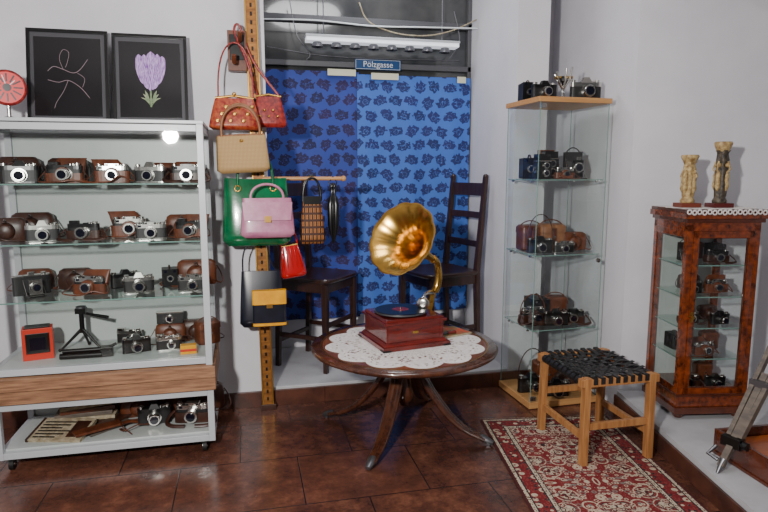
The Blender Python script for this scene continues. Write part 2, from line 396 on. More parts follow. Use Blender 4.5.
def body_rf(b,z=0,w=.135,h=.075,d=.034,top=CHROME,skin=BLACK,slr=False,lr=.026,L=.03,k=1):
    b.loft([sup(0,0,z+q,w/2,d/2,24,5) for q in(.004,h*.72)],skin,True,False)
    b.loft([sup(0,0,z+q,w/2+.001,d/2+.001,24,5) for q in(0,.006)],top,True,False)
    b.loft([sup(0,0,z+q,w/2+.001,d/2+.001,24,5) for q in(h*.70,h*.93)],top,True,False)
    if slr:
        b.loft([[(-.024,-d/2-.004,z+h*.9),(.024,-d/2-.004,z+h*.9),(.024,d/2,z+h*.9),(-.024,d/2,z+h*.9)],[(-.012,-d/2+.002,z+h*1.2),(.012,-d/2+.002,z+h*1.2),(.014,d/2-.006,z+h*1.2),(-.014,d/2-.006,z+h*1.2)]],top,True,False)
    elif k%3==0:
        b.bb(-.058,-.02,-d/2,d/2-.004,z+h*.92,z+h*1.12,top);b.bb(-.05,-.03,-d/2-.002,-d/2+.002,z+h*.95,z+h*1.07,BLK)
        b.bb(.0,.02,-.008,.008,z+h*.92,z+h*.98,BLK)
    else:
        b.bb(-.028,.03,-d/2,d/2-.004,z+h*.92,z+h*1.08,top)
        for x in(-.02,.02):b.bb(x-.006,x+.006,-d/2-.002,-d/2+.002,z+h*.94,z+h*1.05,BLK)
        b.bb(-w*.4,-w*.4+.014,-d/2-.002,-d/2,z+h*.76,z+h*.88,LENS)
    for x,r in((-w*.40,.009 if k%3==0 else .011),(w*.38,.011)):b.cyl((x,0,z+h*.93),(x,0,z+h*1.06),r,CHROME)
    b.cyl((w*.27,-.004,z+h*.93),(w*.27,-.004,z+h*1.02),.005,CHROME,seg=10)
    b.cyl((w*.18,.004,z+h*.93),(w*.18,.004,z+h*1.0),.008,CHROME,seg=12)
    lensf(b,0.0 if k%3 else .012,-d/2,z+h*.42,lr,L)
def s_range(b,k):body_rf(b,top=CHROME if k%4 else BLK,skin=BLACK,k=k,w=.125+.006*(k%3),lr=.022+.003*(k%3))
def s_black(b,k):body_rf(b,top=BLK,skin=BLACK,slr=True,lr=.028,L=.04)
def s_slr(b,k):body_rf(b,top=CHROME,skin=BLACK,slr=True,lr=.029,L=.042,h=.08)
def s_case(b,k,m=None):
    m=m or (BRN,BRN3,BLACK)[k%3]
    body_rf(b,z=.006,top=CHROME if k%3 else BLK,k=k)
    b.loft([sup(0,0,q,.074+.001*i,.024,24,4.5) for i,q in enumerate((0,.004,.03,.042+.006*(k%3)))],m,True,False)
    b.cyl((0,-.02,.036),(0,-.034,.036),.034,m,.031,seg=22);b.cyl((0,-.03,.036),(0,-.052,.036),.024,CHROME,seg=20);b.cyl((0,-.052,.036),(0,-.054,.036),.018,LENS)
    if k%2:
        tl=-.03 if k%4==1 else .02
        b.loft([sup(tl*i*.4,.036+.004*i,q,.070-.004*i,.02-.005*i,24,4.5) for i,q in enumerate((.03,.06,.09,.108))],m,True,True)
    else:
        b.loft([[(x,-.03-.035*s_-.0,.022-.018*s_+.012*math.sin(pi*s_)+q*.004) for x,q in((-.05+.01*s_,0),(.05-.01*s_,0),(.05-.01*s_,1),(-.05+.01*s_,1))] for s_ in(0,.25,.5,.75,1)],m,True,True)
    strap_loop(b,.15,.05,m,k)
def s_case2(b,k):s_case(b,k,BRN2 if k%2 else BRN)
def s_case3(b,k):
    m=BRN3;body_rf(b,z=.006,top=CHROME if k%2 else BLK,k=k,lr=.024)
    b.loft([sup(0,0,q,.075,.024,24,4.5) for q in(0,.004,.03,.045)],m,True,False)
    b.cyl((0,-.02,.036),(0,-.05,.036),.027,CHROME,seg=20);b.cyl((0,-.05,.036),(0,-.052,.036),.019,LENS)
    pts=cat([(-.078,0,.05),(-.095,-.02,.03),(-.10,-.045,.012),(-.07,-.065,.006),(-.02,-.07,.006)],4)
    b.tube(pts,.009,m,8,flat=.3);b.tube([(-p[0],p[1],p[2]) for p in pts],.009,m,8,flat=.3)
def s_closed(b,k):
    m=BRN if k%2 else BRN3
    b.loft([sup(0,0,q,w,dd,26,4) for q,w,dd in((0,.07,.028),(.006,.075,.031),(.06,.075,.031),(.085,.07,.026),(.095,.055,.018))],m,True,True)
    b.lathe([(.036,0),(.035,.012),(.03,.026),(.022,.030),(.0,.031)],m,(0,-.028,.042),(0,-1,0),seg=22)
    b.tube([(-.076,-.0,.058),(0,-.033,.075),(.076,0,.058)],.003,m,6);b.cyl((0,-.032,.085),(0,-.036,.083),.006,CHROME,seg=10)
    b.bb(-.008,.008,-.062,-.029,.078,.081,m)
    strap_loop(b,.15,.07,m,k)
def s_closed_t(b,k,m=None):
    m=m or TAN
    b.loft([sup(0,0,q,w,dd,26,5) for q,w,dd in((0,.055,.04),(.006,.058,.043),(.085,.058,.043))],m,True,False)
    b.loft([sup(0,-.001,q,w,dd,26,5) for q,w,dd in((.08,.061,.047),(.105,.06,.045),(.115,.05,.036))],m,True,False)
    b.bb(-.012,.012,-.052,-.046,.045,.1,BRN);b.cyl((0,-.05,.06),(0,-.056,.06),.006,CHROME,seg=10)
    loop_up(b,.115,.12,.05,BRN)
def s_bagb(b,k):s_closed_t(b,k,BRN)
def bellows(b,y0,y1,z,w0,w1,n=9):
    rings=[]
    for i in range(n*2+1):
        f=i/(n*2);w=w0+(w1-w0)*f-(.005 if i%2 else 0);y=y0+(y1-y0)*f
        rings.append([(-w,y,z-w),(w,y,z-w),(w,y,z+w),(-w,y,z+w)])
    b.loft(rings,BED,True,False)
def s_fold(b,k):
    b.loft([sup(0,.015,q,.075,.017,24,5) for q in(0,.085)],BLACK,True,False)
    b.loft([sup(0,.015,q,.0755,.0175,24,5) for q in(.083,.088)],CHROME,True,False)
    b.bb(-.034,.034,-.085,0,.0,.004,BLK);b.bb(-.030,.030,-.083,-.004,.004,.006,CHROME)
    for x in(-.036,.036):b.beam((x,0,.07),(x,-.06,.006),.003,.004,CHROME)
    bellows(b,-.002,-.055,.04,.033,.02)
    b.bb(-.026,.026,-.062,-.056,.008,.075,CHROME);lensf(b,0,-.062,.042,.024,.016)
    b.bb(-.012,.012,.005,.02,.088,.1,CHROME);b.cyl((.05,.015,.088),(.05,.015,.097),.01,CHROME)
def s_foldv(b,k):
    b.bb(-.04,.04,0,.03,0,.12,BLACK);b.bb(-.036,.036,-.075,0,0,.004,BLK);b.bb(-.016,.016,-.07,0,.004,.006,CHROME)
    bellows(b,0,-.05,.052,.034,.018);b.bb(-.024,.024,-.056,-.05,.006,.082,BLK);lensf(b,0,-.056,.05,.024,.016)
    b.bb(-.01,.01,-.066,-.05,.082,.097,CHROME);b.tube(arc((-.03,.015,.12),(.03,.015,.12),.02),.003,BLACK,6)
    for x in(-.037,.037):b.beam((x,0,.075),(x,-.05,.006),.003,.004,CHROME)
def s_tlr(b,k):
    b.bb(-.038,.038,-.04,.045,0,.1,BLACK);b.bb(-.036,.036,-.046,-.038,.004,.1,BLK)
    lensf(b,0,-.046,.034,.022,.016);lensf(b,0,-.046,.078,.020,.016)
    b.bb(-.039,.039,-.04,.045,.1,.106,CHROME)
    for x in(-.034,.034):b.bb(x-.001,x+.001,-.035,.04,.106,.14,BLK)
    b.bb(-.034,.034,.038,.04,.106,.145,BLK);b.bb(-.034,.034,-.036,-.034,.106,.138,BLK)
    b.cyl((.038,0,.06),(.052,0,.06),.016,CHROME,seg=18);b.cyl((-.038,.0,.04),(-.046,0,.04),.01,CHROME)
def s_box(b,k):
    b.bb(-.042,.042,-.055,.055,0,.105,BLACK);b.bb(-.043,.043,-.058,-.05,0,.106,BLK)
    b.cyl((0,-.058,.05),(0,-.062,.05),.02,CHROME,seg=20);b.cyl((0,-.062,.05),(0,-.063,.05),.012,LENS)
    for x in(-.026,.026):b.bb(x-.008,x+.008,-.0595,-.058,.085,.099,LENS)
    b.tube(arc((0,-.035,.105),(0,.035,.105),.018),.005,BRN3,6,flat=.4);b.cyl((.042,.02,.03),(.052,.02,.03),.01,CHROME)
def s_tcase(b,k):
    s_tlr(b,k)
    b.bb(-.043,.043,-.03,.05,0,.06,BRN);b.loft([sup(0,.06,q,.045,.014,20,4) for q in(.03,.12,.15)],BRN,True,True)
def s_loop(b,k):
    s_black(b,k);loop_up(b,.14,.08,.15,BRN3 if k%2 else BLACK)
def s_caseloop(b,k):
    s_case(b,k);loop_up(b,.15,.07,.1,BRN)
ST={'range':(s_range,'rangefinder_camera'),'black':(s_black,'slr_camera'),'slr':(s_slr,'slr_camera'),'case':(s_case,'camera_in_leather_case'),
'case2':(s_case2,'camera_in_leather_case'),'case3':(s_case3,'camera_in_leather_case'),'closed':(s_closed,'leather_camera_case'),'tan':(s_closed_t,'leather_camera_bag'),'bagb':(s_bagb,'leather_camera_bag'),
'fold':(s_fold,'folding_camera'),'foldv':(s_foldv,'folding_camera'),'tlr':(s_tlr,'twin_lens_camera'),'box':(s_box,'box_camera'),'tcase':(s_tcase,'twin_lens_camera'),
'loop':(s_loop,'slr_camera'),'caseloop':(s_caseloop,'camera_in_leather_case')}
cnt=[0]
def cam(st,x,y,z,yaw=0,sc=1):
    cnt[0]+=1;f,nm=ST[st];b=MB(nm,(x,y,z+.001),yaw,sc);f(b,cnt[0]);return b.done(.0012,1)

# ---------------------------------------------------------------- left display cabinet
b=MB('glass_display_cabinet')
X0,X1,Y0,Y1=-1.06,-.165,2.70,3.12
f=.028
for x in(X0,X1-f):
    for y in(Y0,Y1-f):b.bb(x,x+f,y,y+f,.055,1.47,ALU)
for z in(.07,.285,.435,1.452):
    b.bb(X0+f,X1-f,Y0+.001,Y0+f-.001,z-f/2,z+f/2,ALU);b.bb(X0+f,X1-f,Y1-f,Y1-.001,z-f/2,z+f/2,ALU)
    b.bb(X0+.001,X0+f-.001,Y0+f,Y1-f,z-f/2,z+f/2,ALU);b.bb(X1-f+.001,X1-.001,Y0+f,Y1-f,z-f/2,z+f/2,ALU)
b.bb(X0-.002,X1+.002,Y0-.002,Y1,1.470,1.484,ALU)
b.bb(X0+f,X1-f,Y1-.012,Y1-.004,.085,1.44,PANEL)
b.bb(X0+f,X1-f,Y0+f,Y1-f,.440,.449,PANEL)
b.bb(X0+f,X1-f,Y0+f,Y1-f,.082,.092,PANEL)
b.bb(X0-.01,X1+.012,Y0-.035,Y0-.003,.365,.416,PLANK);b.bb(X0-.01,X1+.010,Y0-.022,Y0-.003,.305,.362,PLANK)
b.bb(X0+f,X1-f,Y0+f,Y1-f,.30,.42,PLANK)
b.bb(X1-.001,X1+.012,Y0-.02,Y1,.305,.416,PLANK)
for z in(1.215,.965,.722):
    b.quad([(X0+.02,Y0+.03,z+.006),(X1-.02,Y0+.03,z+.006),(X1-.02,Y1-.02,z+.006),(X0+.02,Y1-.02,z+.006)],GLS)
    b.bb(X0+.02,X1-.02,Y0+.028,Y0+.031,z,z+.006,GEDGE)
    for y in(Y0+.05,Y1-.05):b.bb(X1-.035,X1-.02,y-.006,y+.006,z-.012,z,CHROME)
b.pane((X0+f,Y0+.012),(X1-f,Y0+.012),.45,1.438,GLSC)
b.pane((X1-.012,Y0+f),(X1-.012,Y1-f),.45,1.438,GLSC)
for x in(X0+.05,X1-.05):
    for y in(Y0+.03,Y1-.05):
        b.cyl((x-.009,y,.025),(x+.009,y,.025),.024,RUBBER,seg=18);b.cyl((x-.011,y,.025),(x+.011,y,.025),.008,CHROME,seg=10);b.bb(x-.014,x+.014,y-.01,y+.012,.045,.058,BLK)
b.done(.0015)
def lx(u):return -1.030+.00416*u
z=1.221
cam('black',lx(24),2.86,z,12,1.05);cam('closed',lx(12),3.01,z,0,1.2);cam('case',lx(66),2.86,z,0,1.0);cam('closed',lx(60),3.02,z,0,1.15)
cam('case2',lx(112),2.86,z,5,.95);cam('slr',lx(150),2.85,z,-8,.95);cam('closed',lx(156),3.02,z,3,.95);cam('case3',lx(187),2.86,z,0,.95);cam('closed',lx(186),3.03,z,5,1.0)
z=.971
cam('closed',lx(4),2.90,z,10,1.05);cam('slr',lx(42),2.84,z,15,.95);cam('case3',lx(80),2.87,z,-5,.95);cam('case2',lx(120),3.0,z,5,1.05)
cam('range',lx(148),2.84,z,5,.95);cam('case',lx(188),2.88,z,-10,.95);cam('closed',lx(20),3.03,z,0,1.2);cam('closed',lx(176),3.03,z,0,1.0)
z=.728
cam('fold',lx(24),2.90,z,30,1.0);cam('case2',lx(82),2.87,z,-12,.95);cam('black',lx(112),3.0,z,30,.95);cam('slr',lx(132),2.86,z,10,.95);cam('range',lx(188),2.84,z,5,.95);cam('closed',lx(190),3.02,z,0,1.25)
cam('closed',lx(60),3.02,z,0,1.0);cam('closed',lx(18),3.04,z,0,1.0);cam('box',lx(160),3.0,z,10,.8)
z=.449
cam('range',lx(112),3.02,z,-10,.9);cam('black',lx(126),2.86,z,15,.9);cam('closed',lx(158),3.01,z,0,.95);cam('range',lx(160),2.86,z,5,.9);cam('bagb',lx(200),2.95,z,25,.95);cam('closed',lx(186),3.04,z,0,1.0)
b=MB('rangefinder_camera',(lx(158),3.01,.449+.093));b.bb(-.06,.06,-.02,.02,0,.05,BLACK);b.bb(-.062,.062,-.022,.022,.05,.058,CHROME);lensf(b,0,-.02,.026,.02,.02);b.done(.001)
b=MB('slide_viewer',(lx(28),2.86,.449),14)
b.bb(-.06,.06,-.03,.05,0,.14,ORANGE);b.bb(-.046,.046,-.034,-.03,.03,.12,BLK);b.bb(-.03,.03,-.037,-.034,.045,.10,LENS);b.bb(-.05,.05,-.02,.04,.14,.146,BLK);b.done(.004)
b=MB('tabletop_tripod',(lx(66),2.96,.449))
for a in(200,330,85):
    e=Vector((math.cos(D(a))*.10,math.sin(D(a))*.07,.004));b.cyl((0,0,.10),e,.008,BLK,.005,seg=10);b.ball(e+Vector((0,0,.004)),.008,RUBBER)
b.cyl((0,0,.08),(0,0,.17),.011,BLK);b.box((0,0,.185),(.045,.04,.025),BLK);b.cyl((.0,0,.175),(.12,-.02,.15),.005,BLK,.009,seg=10)
b.cyl((0,0,.197),(0,0,.205),.022,DCHROME);b.done(.001)
b=MB('folded_tripod',(lx(78),2.82,.452),8)
b.cyl((-.11,0,.012),(.06,-.02,.012),.013,BLK);b.cyl((-.09,.03,.012),(.07,.01,.012),.012,DCHROME);b.cyl((-.10,.015,.03),(.06,-.0,.03),.010,BLK);b.box((.08,0,.02),(.05,.05,.04),BLK);b.cyl((.08,0,.03),(.12,.0,.05),.006,BLK);b.done(.001)
b=MB('film_box',(lx(182),2.79,.449),5);b.bb(-.035,.035,-.02,.02,0,.04,YEL);b.bb(-.0355,.0355,-.0205,.0205,.012,.024,ORANGE);b.done(.001)
z=.0925
b=MB('photo_book',(lx(46),2.83,z),-14);b.T=Matrix.Rotation(D(12),4,'X')
b.bb(-.12,.12,-.07,.09,.01,.024,PAPER);b.bb(-.122,.122,-.072,.092,.024,.028,PAPER)
for i in range(6):b.bb(-.10,.0+.014*(i%3)*2,-.055+i*.022,-.046+i*.022,.028,.0285,BLK)
b.bb(.045,.11,-.05,.07,.028,.0286,BRN3);b.bb(-.122,-.11,-.072,.092,0,.0285,BRN3);b.done(.001)
b=MB('magazine_pile',(lx(62),3.0,z),6)
for i,m_ in enumerate((BRN3,PAPER,GREY,BRN,PAPER,BLK)):b.box((.012*(i%2),0,.010+i*.02),(.27-.012*i,.15,.018),m_,Matrix.Rotation(D(5*i-12),4,'Z'))
b.done(.001)
for i,(u,yy,ya,m_) in enumerate(((92,2.86,40,GREY),(98,2.93,55,BRN3),(84,2.80,30,BRN))):
    b=MB('magazine',(lx(u),yy,z+.002+i*.012),ya);b.bb(-.10,.10,-.03,.03,0,.010,m_);b.bb(-.098,.098,-.029,.031,.002,.008,PAPER);b.done(.001)
b=MB('camera_strap',(lx(120),2.80,z))
b.tube(cat([(-.06,.03,.006),(-.03,-.03,.02),(.02,0,.03),(.06,.04,.01),(.03,.07,.01),(-.02,.05,.03),(-.05,.0,.035),(0,-.05,.01)],4),.008,BRN,6,flat=.3);b.done()
cam('closed',lx(118),3.0,z,10,1.1);cam('black',lx(140),2.88,z,5,1.1);cam('case3',lx(182),2.86,z,-8,1.1);cam('closed',lx(192),3.03,z,0,1.3);cam('closed',lx(158),3.03,z,0,1.1)

def picture(name,xc,w,h,kind):
    b=MB(name,(xc,3.075,1.487));b.T=Matrix.Rotation(D(-9),4,'X')
    f=.014
    for x0,x1,z0,z1 in((-w/2,w/2,0,f),(-w/2,w/2,h-f,h),(-w/2,-w/2+f,f,h-f),(w/2-f,w/2,f,h-f)):b.bb(x0,x1,-.012,.012,z0,z1,FRB)
    b.bb(-w/2+f,w/2-f,-.004,.006,f,h-f,MATB)
    b.bb(-w/2+.030,w/2-.030,-.006,-.003,.036,h-.036,PHO)
    def poly(pts,m,y=-.0075):b.quad([(x,y,z) for x,z in pts],m)
    if kind:
        for cx,ww,z0,z1,yy in((-.046,.024,.19,.335,-.0075),(.050,.024,.19,.33,-.0077),(.004,.030,.175,.35,-.0080),(-.024,.022,.17,.335,-.0083),(.030,.022,.17,.34,-.0086),(-.004,.014,.16,.315,-.0089),(.016,.012,.165,.30,-.0092)):
            pts=[];n=14
            for i in range(n+1):
                s_=i/n;pts.append((cx*(.6+.5*s_)+ww*math.sin(pi*s_)**.45,z0+(z1-z0)*s_))
            for i in range(n,-1,-1):
                s_=i/n;pts.append((cx*(.6+.5*s_)-ww*math.sin(pi*s_)**.45,z0+(z1-z0)*s_))
            poly(pts[:-1],TUL,yy)
        poly([(-.004,.085),(.004,.085),(.004,.18),(-.004,.18)],STEM)
        for sx in(1,-1):
            for k_ in range(3):poly([(.002*sx,.09+.01*k_),(.022*sx,.115+.010*k_),(.045*sx*(1-.2*k_),.13+.018*k_),(.014*sx,.125+.012*k_)],STEM,-.0078-.0002*k_)
    else:
        tb=lambda P,r=.0013:b.tube(cat([(x,-.008,z) for x,z in P],4),r,FAINT,5)
        tb([(-.085,.24),(-.06,.262),(-.02,.25),(.02,.235),(.05,.25),(.085,.30)]);tb([(-.085,.20),(-.04,.19),(.0,.20),(.05,.17),(.09,.12)])
        tb([(-.02,.25),(-.035,.30),(-.02,.34),(.005,.33),(.0,.29),(-.01,.26)],.001);tb([(.0,.20),(-.02,.15),(-.05,.10),(-.06,.07)],.001);tb([(.04,.235),(.07,.21),(.06,.17)],.001)
    return b.done(.001)
picture('framed_photograph',-.775,.345,.435,0);picture('framed_photograph',-.418,.335,.43,1)
b=MB('red_dial_clock',(-.965,2.90,1.486),18)
b.lathe([(.0,0),(.068,0),(.074,.006),(.074,.022),(.066,.028),(.0,.028)],RED2,(0,.014,.135),(0,-1,0),seg=36)
b.cyl((0,-.015,.135),(0,-.016,.135),.064,FAB,seg=32)
for i in range(12):
    a=2*pi*i/12;b.beam((math.cos(a)*.024,-.017,.135+math.sin(a)*.024),(math.cos(a)*.058,-.017,.135+math.sin(a)*.058),.006,.001,BLK,(0,1,0))
b.beam((0,-.018,.135),(.03,-.018,.165),.003,.001,SIGNW,(0,1,0));b.beam((0,-.018,.135),(-.015,-.018,.185),.003,.001,SIGNW,(0,1,0))
b.cyl((0,-.016,.135),(0,-.02,.135),.016,BLK);b.cyl((0,0,.07),(0,0,.012),.008,CHROME);b.lathe([(.045,0),(.045,.006),(.012,.016),(.0,.016)],BLK);b.done()

# ---------------------------------------------------------------- upright post with bags
b=MB('slotted_wooden_upright')
p0=Vector((.088,3.165,0));p1=Vector((.045,3.165,2.8));dv=p1-p0
b.beam(p0,p1,.062,.03,GOLDW,(0,1,0))
for i in range(68):
    c=p0+dv*((i+.5)/68);b.box((c.x,3.149,c.z),(.010,.003,.020),BLK)
for sgn in(-1,1):b.beam(p0+Vector((sgn*.027,-.017,0)),p1+Vector((sgn*.027,-.017,0)),.008,.006,GOLD,(0,1,0))
b.bb(.05,.13,3.14,3.19,0,.03,BRN3);b.done(.0015)
b=MB('wooden_coat_hook',(-.03,3.12,1.78));b.bb(-.03,.06,0,.05,-.02,.17,BRN)
b.tube([(0,0,.02),(0,-.06,.01),(0,-.08,.04)],.012,BRN2);b.tube([(.03,0,.12),(.03,-.05,.12),(.03,-.07,.15)],.01,BRN2);b.bb(-.02,.05,-.004,0,.03,.15,BLK);b.done(.003)
b=MB('wooden_dowel');b.cyl((.09,3.14,1.235),(.50,3.10,1.235),.010,BIRCH,seg=12);b.ball((.50,3.10,1.235),.015,BIRCH);b.done()

def bag(name,x,y,z0,z1,w,d,m,top=.7,e=3.2,belly=.25,tilt=0,parts=None):
    b=MB(name,(x,y,z0));b.T=Matrix.Rotation(D(tilt),4,'Y');h=z1-z0;R=[]
    n=12
    for i in range(n+1):
        t_=i/n
        f=1-(1-top)*t_**1.3
        ed=min(1,math.sqrt(max(0,1-(1-min(1,t_/.14))**2))+.35 if t_<.14 else 1)
        dd=(1-.75*t_**1.6)
        R.append(sup(0,0,h*t_,w/2*f*min(1,.8+.2*ed)*(1 if t_>.02 else .96),d/2*dd*ed,32,e))
    b.loft(R,m,True,True);b.bh=h
    if parts:parts(b,w,h,d)
    return b.done()
def strap(b,xa,xb,z,H,m,r=.005,y=0,flat=.5):
    n=18;b.tube([((xa+xb)/2-(xb-xa)/2*math.cos(pi*i/n),y,z+H*math.sin(pi*i/n)**.75) for i in range(n+1)],r,m,8,flat=flat)
def p_redclutch(b,w,h,d):
    b.tube([(-w*.36,0,h),(0,-.0,h+.012),(w*.36,0,h)],.007,GOLD);b.ball((0,-.006,h+.02),.010,GOLD)
    for k in range(9):
        b.lathe([(.0,0),(.008,0),(.010,.003),(.006,.004),(.0,.003)],GOLD,(-w*.32+w*.08*k,-d*(.44-.08*(k%3)),h*(.28+.22*(k%3))),(0,-1,.1),seg=8)
    strap(b,-w*.3,w*.36,h,.26,RED2,.004)
bag('red_brocade_handbag',-.035,3.06,1.47,1.62,.25,.08,RED,.72,3.0,parts=p_redclutch)
def p_red2(b,w,h,d):
    b.tube([(-w*.34,0,h),(0,0,h+.01),(w*.34,0,h)],.006,GOLD);b.tube(cat([(-w*.3,0,h),(-.10,-.02,h+.16),(-.155,0,h+.30),(-.13,0,h+.33),(-.07,.01,h+.17),(w*.3,0,h)]),.006,RED2,8,flat=.5)
    for i in range(5):b.ball((-w*.25+w*.12*i,-d*.42,h*.35+(i%2)*h*.2),.007,GOLD)
bag('dark_red_handbag',.13,3.12,1.49,1.64,.18,.05,RED2,.62,3.0,parts=p_red2)
def p_beige(b,w,h,d):
    strap(b,-w*.36,w*.36,h,.14,TAN,.006,-.01);strap(b,-w*.36,w*.36,h,.15,TAN,.006,.012)
    b.tube([(-w*.44,0,h),(0,0,h+.004),(w*.44,0,h)],.006,TAN);b.lathe([(0,0),(.009,0),(.009,.004),(0,.005)],GOLD,(0,-d*.18,h*.86),(0,-1,0),seg=12)
bag('woven_beige_handbag',.0,3.0,1.265,1.44,.25,.09,BEIGE,.92,4,tilt=-3,parts=p_beige)
def p_green(b,w,h,d):
    strap(b,-w*.26,w*.24,h*.9,.17,GREEN,.007,-.02);strap(b,-w*.26,w*.24,h*.9,.18,GREEN,.007,.02)
    b.tube([(-w*.44,-.0,h),(0,-.0,h-.01),(w*.44,0,h)],.006,GREEN)
    for x in(-w*.26,w*.24):b.tube([(x+.014*math.cos(2*pi*i/12),-d*.24,h*.86+.014*math.sin(2*pi*i/12)) for i in range(12)],.003,GOLD,6,True)
bag('green_leather_handbag',.055,3.05,.905,1.235,.34,.11,GREEN,.88,3.6,parts=p_green)
def p_pink(b,w,h,d):
    b.loft([[(-w*.45,-d*.42,h*.86),(w*.45,-d*.42,h*.86),(w*.45,-d*.44,h*.90),(-w*.45,-d*.44,h*.90)],[(-w*.42,-d*.56,h*.45),(w*.42,-d*.56,h*.45),(w*.42,-d*.60,h*.45),(-w*.42,-d*.60,h*.45)]],PINK,True,False)
    b.box((0,-d*.60,h*.48),(.03,.006,.03),GOLD);strap(b,-w*.3,w*.3,h*.95,.075,PINK,.006,0)
bag('mauve_leather_handbag',.103,2.94,.955,1.145,.26,.07,PINK,.88,3.8,parts=p_pink)
def p_rp(b,w,h,d):
    strap(b,-w*.3,w*.3,h,.12,REDP,.004);b.tube([(-w*.3,-.003,h),(w*.3,-.003,h)],.006,GOLD)
    for i in range(5):b.tube([(-w*.3+w*.15*i,-d*.12,h*.98),(-w*.36+w*.18*i,-d*.46,h*.45),(-w*.38+w*.19*i,-d*.3,.01)],.003,REDP,6)
bag('red_patent_purse',.235,3.06,.735,.90,.135,.07,REDP,.62,2.8,tilt=-8,parts=p_rp)
def p_navy(b,w,h,d):
    b.tube(cat([(-w*.4,0,h*.95),(-w*.36,0,h+.10),(-.01,.0,h+.2),(.02,0,h+.2),(w*.2,0,h+.06),(w*.38,0,h*.95)]),.004,NAVY,6)
    b.loft([sup(.035,-d*.42,q,.083,.022,24,5) for q in(.012,.02,.185,.19)],NAVY,True,False)
    b.loft([sup(.035,-d*.44,q,.085,.024,24,6) for q in(.125,.19,.196)],YEL,True,False)
    b.box((.035,-d*.44-.026,.118),(.03,.004,.02),GOLD)
    b.loft([sup(.035,-d*.43,q,.084,.023,24,5) for q in(.016,.03)],YEL,True,False)
bag('navy_and_yellow_handbag',.068,3.05,.488,.775,.225,.10,NAVY,.86,4,parts=p_navy)
def p_strp(b,w,h,d):
    strap(b,-w*.34,w*.34,h*.95,.12,BLK,.006,-.01);strap(b,-w*.34,w*.34,h*.95,.13,BLK,.006,.02);b.box((0,0,h-.005),(w*.66,.03,.04),BLK)
bag('striped_fabric_bag',.335,3.10,.90,1.13,.135,.07,STRP,.66,3.2,parts=p_strp)
b=MB('folding_umbrella',(.445,3.10,.0));b.lathe([(.004,.90),(.010,.92),(.026,.99),(.028,1.10),(.020,1.14),(.012,1.15),(.012,1.19),(.016,1.20),(.0,1.215)],BLK,mod=lambda s,r:1+.12*math.sin(s*2*pi*8),seg=48)
b.tube([(.012+.0,-.0,1.19),(.02,0,1.215),(.0,-.0,1.247),(-.02,0,1.215),(-.012,0,1.19)],.003,BLK,6);b.done()

# ---------------------------------------------------------------- chairs
def chair(loc,yaw,w=.35,d=.35,H=1.14,lean=.055):
    b=MB('wooden_chair',loc,yaw);sh=.545
    for x in(-w/2+.02,w/2-.02):
        b.beam((x,-d/2+.02,0),(x,-d/2+.02,sh-.02),.026,.026,DWOOD,w1=.038,d1=.038)
        b.beam((x,d/2+.01,0),(x,d/2-.01,sh),.028,.028,DWOOD,w1=.036,d1=.036);b.beam((x,d/2-.01,sh),(x,d/2-.01+lean,H),.034,.034,DWOOD,w1=.028,d1=.026)
        b.beam((x,-d/2+.02,.20),(x,d/2,.20),.016,.026,DWOOD);b.beam((x,-d/2+.02,sh-.04),(x,d/2,sh-.04),.02,.06,DWOOD)
        b.ball((x,d/2-.01+lean,H),.017,DWOOD)
    b.beam((-w/2,-d/2+.02,sh-.04),(w/2,-d/2+.02,sh-.04),.02,.06,DWOOD);b.beam((-w/2,d/2-.01,sh-.04),(w/2,d/2-.01,sh-.04),.02,.06,DWOOD)
    b.beam((-w/2+.02,-d/2+.02,.28),(w/2-.02,-d/2+.02,.28),.016,.028,DWOOD);b.beam((-w/2+.02,d/2,.16),(w/2-.02,d/2,.16),.016,.026,DWOOD)
    b.loft([sup(0,-.005,q,w/2+a,d/2+a,32,7) for q,a in((sh-.012,.008),(sh-.004,.014),(sh+.008,.014),(sh+.014,.008))],DWOOD,True,False)
    for z_,hh in((.72,.04),(.90,.04),(1.06,.08)):
        y_=d/2-.01+lean*(z_-sh)/(H-sh)
        n=8;R=[]
        for i in range(n+1):
            x=-w/2+.02+(w-.04)*i/n;yy=y_+.012*math.sin(pi*i/n)
            R.append([(x,yy-.007,z_-hh/2),(x,yy+.007,z_-hh/2),(x,yy+.007,z_+hh/2),(x,yy-.007,z_+hh/2)])
        b.loft(R,DWOOD,True,False)
    return b.done(.003)
chair((1.185,3.60,.1),-74,.38,.37)
chair((.415,3.60,.1),51,.37,.35,1.12,.03)

# ---------------------------------------------------------------- table
TX,TY,TZ=.730,2.73,.448
b=MB('round_pedestal_table',(TX,TY,0))
b.lathe([(.0,TZ-.032),(.42,TZ-.032),(.432,TZ-.026),(.448,TZ-.018),(.450,TZ-.010),(.446,TZ-.004),(.438,TZ-.002),(.436,TZ-.0005),(.0,TZ-.0005)],TWOOD,seg=72)
b.lathe([(.0,TZ-.0004),(.395,TZ-.0004),(.395,TZ),(.0,TZ)],TTOP,seg=72,smooth=False)
b.lathe([(.398,TZ-.0004),(.398,TZ+.0003),(.404,TZ+.0003),(.404,TZ-.0004)],GOLD,seg=72,smooth=False,caps=False)
b.box((0,0,TZ-.045),(.26,.26,.026),TWOOD)
b.lathe([(.0,.15),(.03,.15),(.045,.17),(.05,.20),(.038,.23),(.032,.28),(.04,.33),(.056,.36),(.05,.38),(.07,.395),(.08,.41),(.0,.41)],TWOOD,seg=32)
b.lathe([(.0,.125),(.018,.135),(.022,.145),(.03,.155),(.0,.16)],TWOOD,seg=24)
